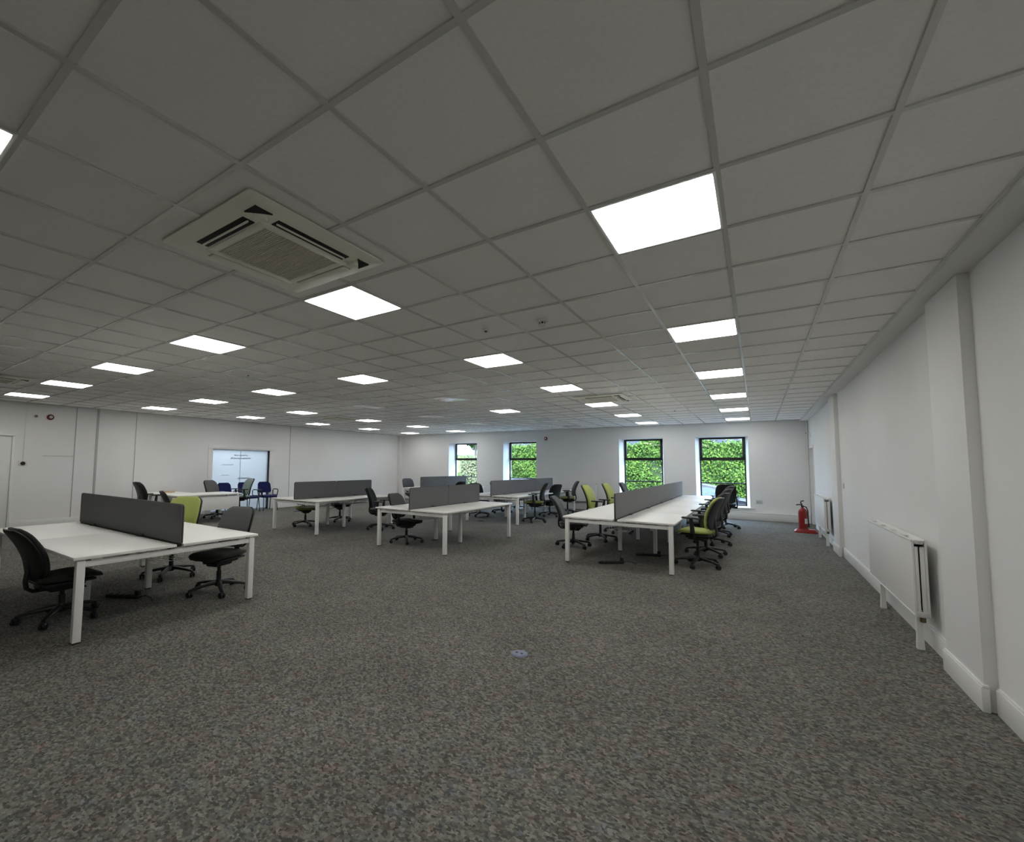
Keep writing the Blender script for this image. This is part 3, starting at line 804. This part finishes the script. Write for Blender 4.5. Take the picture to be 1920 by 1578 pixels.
# local +X points into the room for all three
def sounder(t):
    B().lathe([(0, -.006), (.062, -.006), (.066, .012), (.066, .035), (.058, .05), (.04, .062), (.0, .062)], axis='X', n=24).done('housing', M['red'], t)
    B().lathe([(0, .060), (.036, .060), (.030, .078), (.012, .082), (0, .082)], axis='X', n=20).done('horn', M['label'], t)
    B().lathe([(.044, .050), (.056, .046), (.057, .056), (.046, .062)], axis='X', n=24).done('rim', M['red_dark'], t)
sounder(on_left('fire_alarm_sounder', 'red round fire alarm sounder high on the left wall', 'fire alarm', 1.65, 2.60))
sounder(on_front('fire_alarm_sounder', 'red round fire alarm sounder on the window wall between window pairs', 'fire alarm', -6.53, 2.57))
t = on_left('alarm_sensor', 'small dark wall sensor left of the red sounder on the left wall', 'sensor', 1.40, 2.60)
B().box((.005, 0, 0), (.022, .10, .07), None, .004).done('base', M['trim'], t)
B().lathe([(0, .016), (.03, .016), (.026, .045), (0, .048)], axis='X', n=18).done('dome', M['brass'], t)
t = on_left('key_switch', 'round black key switch on a white plate beside the left door', 'switch', 1.235, 1.50)
B().box((.006, 0, 0), (.012, .15, .11), None, .004).done('plate', M['label'], t)
B().lathe([(0, .012), (.042, .012), (.042, .028), (.034, .036), (0, .036)], axis='X', n=20).done('dial', M['plastic'], t)
def socket(t, w, h):
    B().box((.006, 0, 0), (.012, w, h), None, .004).done('plate', M['socket'], t)
    b = B()
    for s_ in (-1, 1):
        for dy, dz in ((0, .012), (-.011, -.006), (.011, -.006)): b.box((.0125, s_ * w * .25 + dy, dz), (.002, .006, .007))
    b.done('pin_holes', M['dark'], t)
socket(on_right('wall_socket', 'white double wall socket low on the right wall, far end of the near radiator', 'socket', 6.07, .48), .15, .09)
socket(on_front('wall_socket', 'grey double wall socket right of the rightmost window', 'socket', .14, .53), .15, .09)
t = on_right('light_switch', 'white light switch on the right wall by the second pilaster', 'switch', 8.28, 1.24)
B().box((.005, 0, 0), (.010, .09, .09), None, .003).done('plate', M['socket'], t)
B().box((.012, 0, 0), (.008, .03, .05), Euler((0, .15, 0)).to_matrix(), .002).done('rocker', M['trim'], t)
t = thing('motion_sensor', 'small motion sensor in the top corner by the doorway', 'sensor', (XR, YF - .125, 2.51), PI)
B().box((.025, 0, 0), (.06, .10, .075), None, .012).done('housing', M['trim'], t)
B().box((.058, 0, -.003), (.012, .07, .04), None, .004).done('lens', M['dark'], t)
t = thing('pipe_duct', 'slim white pipe boxing up the corner by the doorway', 'pipe', (XR - .03, YF - .03, .22))
B().lathe([(0, 0), (.022, 0), (.022, H - .25), (0, H - .25)], n=12).done('pipe', M['trim'], t)
b = B()
for z in (.4, 1.3, 2.2): b.lathe([(.022, z - .012), (.03, z - .012), (.03, z + .012), (.022, z + .012)], n=12)
b.done('pipe_clip', M['trim'], t)
t = on_right('door_sign', 'small white notice above the doorway in the right wall', 'sign', 13.30, 2.42)
B().box((.004, 0, 0), (.008, .30, .12), None, .002).done('plate', M['trim'], t)
B().box((.0086, 0, 0), (.001, .26, .085)).done('face', M['label'], t)

# ------------------------------------------------------------------ things on the floor
t = thing('floor_outlet', 'round blue-grey floor outlet cover in the open carpet', 'floor box', (-1.56, 1.735, 0))
B().lathe([(0, .006), (.066, .006), (.070, .004), (.071, 0), (0, 0)], n=28).done('rim', M['blue_plastic'], t)
B().lathe([(0, .008), (.055, .008), (.056, .005), (0, .005)], n=28).done('lid', M['blue_plastic'], t)
b = B()
for x_ in (-.025, .02): b.box((x_, .004, .0085), (.016, .024, .003), Euler((0, 0, .6)).to_matrix(), .001)
b.done('latch', M['plastic'], t)
def power_strip(loc, rz, label, n=5):
    t = thing('power_strip', label, 'power strip', loc, rz, 'power strips under the desks')
    L_ = .40
    B().box((0, 0, .022), (L_, .055, .040), None, .008).done('body', M['plastic'], t)
    b = B()
    for k in range(n): b.box((-L_ / 2 + .05 + k * .072, 0, .0425), (.045, .038, .003), None, .001)
    b.done('outlets', M['dark'], t)
    B().box((L_ / 2 - .03, 0, .066), (.05, .05, .055), None, .01).done('plug', M['plastic'], t)
    B().tube([(L_ / 2, 0, .02), (L_ / 2 + .06, .01, .035), (L_ / 2 + .14, -.01, .02), (L_ / 2 + .19, -.05, .008)], .006, 6).done('cable', M['plastic'], t)
power_strip((-1.86, 5.60, 0), .65, 'black power strip on the carpet under the front of the long right-hand bench')
power_strip((-1.50, 6.60, 0), .30, 'black power strip behind the first, by the middle legs of the long bench')
power_strip((-5.95, .52, 0), .5, 'black power strip on the carpet under the nearest left bench')
def grommet(x, y, label):
    t = thing('floor_outlet', label, 'floor box', (x, y, 0), 0, 'floor outlets under desks')
    B().lathe([(0, .006), (.066, .006), (.071, 0), (0, 0)], n=20).done('rim', M['plastic'], t)
    B().lathe([(0, .010), (.05, .010), (.052, .006), (0, .006)], n=20).done('lid', M['dark'], t)
grommet(-5.48, 5.72, 'small black floor outlet beneath the middle desk bench')
grommet(-6.30, 8.95, 'small black floor outlet beneath the bench beyond the middle one')
# ------------------------------------------------------------------ outdoors
GZ0 = -.55
struct(B().cube(-60, 50, YF + .55, 80, GZ0 - .1, GZ0).done('ground', M['asphalt']))
def leafcloud(b, n, fn, s0, s1):
    for _ in range(n):
        p, nrm = fn()
        s_ = random.uniform(s0, s1)
        d = Vector((random.gauss(0, 1), random.gauss(0, 1), random.gauss(0, 1))) * .55 + Vector(nrm)
        d.normalize(); a = d.orthogonal().normalized(); a.rotate(Matrix.Rotation(random.uniform(0, 2 * PI), 3, d)); c = d.cross(a)
        P = Vector(p)
        vs = [b.bm.verts.new(P + a * s_ * u + c * s_ * v * .5 + d * w * s_) for u, v, w in ((-1, 0, 0), (-.2, 1, .12), (1, 0, -.1), (-.2, -1, .12))]
        b._q(vs)
def hedge(label, x0, x1, y0, top, n, m, kind='hedge'):
    t = thing(kind, label, kind, ((x0 + x1) / 2, y0, GZ0))
    cx = (x0 + x1) / 2
    def hh(x): return top - GZ0 + .08 + .08 * math.sin(x * 1.3) + .08 * math.sin(x * 2.9 + 1) + .05 * math.sin(x * 5.3)
    b = B(); k = 40
    xs = [x0 - cx + (x1 - x0) * i / k for i in range(k + 1)]
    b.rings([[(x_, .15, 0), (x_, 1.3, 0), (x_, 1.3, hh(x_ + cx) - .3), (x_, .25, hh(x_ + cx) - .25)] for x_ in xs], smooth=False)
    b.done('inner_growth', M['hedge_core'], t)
    b = B()
    def f():
        x_ = random.uniform(x0, x1) - cx; h_ = hh(x_ + cx)
        if random.random() < .14: return (x_, random.uniform(0, 1.1), h_ + random.gauss(0, .09) - .08), (0, -.2, 1)
        z = random.uniform(0, 1) * h_; bul = .16 * math.sin(x_ * 2.1 + z * 1.7) * math.sin(z * 2.3 + x_)
        return (x_, .08 + bul + random.gauss(0, .07) + .12 * (z / h_), z), (0, -1, .55)
    leafcloud(b, n, f, .045, .085)
    b.done('foliage', m, t)
hedge('tall bright green hedge outside the windows, beyond the car', -13.5, 4.5, 21.5, 2.66, 62000, M['leaf_a'])
hedge('dry straggly shrub outside the leftmost window', -14.25, -12.6, 19.6, 1.85, 3200, M['leaf_c'], 'shrub')
struct(B().cube(-40, 6, 20.9, 24, GZ0, GZ0 + .05).done('verge', M['soil']))
M['meadow'] = mat('pale_meadow_grass', (.085, .12, .03), .95, spec=.05, noise=(3, .2))
struct(B().prism([(24, GZ0 - .05), (33, .9), (42, 2.75), (60, 3.0), (60, GZ0 - .05)], 'X', -60, -23.2).done('hill', M['meadow']))
def tree(label, x, y, h, r, z=GZ0):
    t = thing('tree', label, 'tree', (x, y, z))
    b = B(); b.tube([(0, 0, 0), (.05, 0, h * .4), (0, .05, h * .75)], [.16, .12, .05], 8); b.tube([(.04, 0, h * .4), (.5, .1, h * .65)], [.07, .03], 6); b.tube([(.04, 0, h * .45), (-.5, .1, h * .7)], [.07, .03], 6)
    b.done('trunk', M['bark'], t)
    cl = [(random.gauss(0, r * .5), random.gauss(0, r * .5), h * .68 + random.gauss(0, r * .35), r * random.uniform(.35, .6)) for _ in range(12)]
    b = B()
    def f():
        cx, cy, cz, cr = random.choice(cl); v = Vector((random.gauss(0, 1), random.gauss(0, 1), random.gauss(0, 1))).normalized()
        p = Vector((cx, cy, cz)) + v * cr * random.uniform(.7, 1.05); return p, v
    leafcloud(b, 3600, f, .10, .20)
    b.done('crown', M['leaf_b'], t)
tree('pale leafy tree left in the top of the leftmost window', -29.6, 40, 3.0, 1.15, 2.6)
tree('pale leafy tree right in the top of the leftmost window', -25.9, 40, 3.0, 1.3, 2.6)
t = thing('building', 'low slate grey building behind the hedge', 'building', (-6, 36, GZ0))
b = B(); b.cube(-16, 16, 0, 9, 0, 3.0); b.done('wall', M['wall'], t)
b = B(); b.prism([(-.5, 2.95), (4.5, 6.3), (9.5, 2.95)], 'X', -16.4, 16.4); b.done('roof', M['roof'], t)

def car(label, loc, rz):
    # local: length along X (nose at +X), origin at ground centre; sides are lofted outlines
    t = thing('car', label, 'car', loc, rz, 'silver cars outside the windows')
    low = [(-2.05, .32), (-2.10, .62), (-2.02, .92), (-1.30, .98), (.95, .96), (1.75, .84), (2.08, .62), (2.10, .34)]
    def sec(poly, ws): return [[(x_, s_ * w_, z_) for x_, z_ in poly] for s_, w_ in ws]
    b = B(); b.rings(sec(low, ((-1, .80), (-1, .86), (1, .86), (1, .80))), smooth=False); b.done('body', M['car_paint'], t)
    cab = [(-1.85, .93), (-1.55, 1.30), (-1.15, 1.43), (-.1, 1.46), (.40, 1.36), (1.12, .93)]
    b = B(); rs = []
    for s_, k in ((-1, 0), (-1, .5), (1, .5), (1, 0)):
        pass
    def cabring(f): return [(x_, f * (.80 - .22 * (z_ - .93) / .53), z_) for x_, z_ in cab]
    b.rings([cabring(-1), cabring(1)], smooth=False); b.done('cabin', M['car_paint'], t)
    def win(poly, s_):
        bb = B(); bb.rings([[(x_, s_ * (.803 - .22 * (z_ - .93) / .53), z_) for x_, z_ in poly], [(x_, s_ * (.795 - .22 * (z_ - .93) / .53), z_) for x_, z_ in poly]], smooth=False); bb.done('side_window', M['car_glass'], t)
    for s_ in (-1, 1):
        win([(-.22, .99), (-.22, 1.38), (.28, 1.33), (.86, .99)], s_); win([(-1.5, .99), (-1.25, 1.32), (-.34, 1.39), (-.34, .99)], s_)
        B().box((.72, s_ * .90, 1.02), (.12, .17, .12), None, .03).done('wing_mirror', M['car_paint'], t)
        for x_ in (-1.28, 1.32):
            w_ = B().lathe([(0, -.09), (.22, -.09), (.31, -.075), (.315, .075), (.22, .09), (0, .09)], (x_, s_ * .78, .315), 'Y', 22).done('wheel', M['tyre'], t)
            B().lathe([(0, -.012), (.17, -.012), (.19, 0), (.17, .012), (0, .012)], (x_, s_ * .868, .315), 'Y', 16).done('hub_cap', M['alu'], w_)
    b = B(); b.rings([[(.46, y_ * .57, 1.345) for y_ in (-1, 1)] + [(1.08, .74, .965), (1.08, -.74, .965)], [(.475, y_ * .57, 1.35) for y_ in (-1, 1)] + [(1.10, .74, .97), (1.10, -.74, .97)]], smooth=False); b.done('windscreen', M['car_glass'], t)
    for s_ in (-1, 1): B().box((2.0, s_ * .62, .68), (.10, .30, .14), None, .03).done('headlight', M['label'], t)
    return t
car('silver car parked outside the rightmost window, roof below the middle bar', (-1.55, 17.4, GZ0), 0)
car('silver car showing only its roof at the bottom of the second window', (-9.3, 18.2, GZ0), 0)

# ------------------------------------------------------------------ light
w = bpy.data.worlds.new('overcast_sky'); scn.world = w; w.use_nodes = True
bg = w.node_tree.nodes['Background']; bg.inputs['Color'].default_value = (.50, .71, 1.0, 1); bg.inputs['Strength'].default_value = 13.5
sun = bpy.data.lights.new('sun', 'SUN'); sun.energy = 9; sun.angle = math.radians(12); sun.color = (1, .96, .88)
so = bpy.data.objects.new('sun', sun); COL.objects.link(so); so.rotation_euler = (math.radians(38), 0, math.radians(25))
al = bpy.data.lights.new('side_room_light', 'AREA'); al.shape = 'RECTANGLE'; al.size = 1.8; al.size_y = 4; al.energy = 62; al.color = (.80, .90, 1.0)
ao = bpy.data.objects.new('side_room_light', al); COL.objects.link(ao); ao.location = (XL - 1.7, 6.6, H - .05)

# ------------------------------------------------------------------ camera
cam = bpy.data.cameras.new('camera'); co = bpy.data.objects.new('camera', cam); COL.objects.link(co)
yaw, pitch, roll = .5856, .0676, -.0079
Rz = Matrix.Rotation(yaw, 3, 'Z'); Rx = Matrix.Rotation(pitch, 3, 'X'); Ry = Matrix.Rotation(roll, 3, 'Y')
R = Rz @ Rx @ Ry                                # columns: right, forward, up
right, fwd, up = R.col[0], R.col[1], R.col[2]
mw = Matrix((right, up, -fwd)).transposed().to_4x4(); mw.translation = Vector((.1099, -1.6337, -1.3526 + H))
co.matrix_world = mw
cam.sensor_width = 36; cam.sensor_fit = 'HORIZONTAL'; cam.lens = 827.77 / 1920 * 36
cam.shift_x = (960 - 869.29) / 1920; cam.shift_y = (815.55 - 789) / 1920
cam.clip_start = .05; cam.clip_end = 300
scn.camera = co

scn.view_settings.view_transform = 'Standard'; scn.view_settings.look = 'None'
scn.view_settings.gamma = 1; scn.view_settings.use_curve_mapping = False
scn.view_settings.exposure = .42
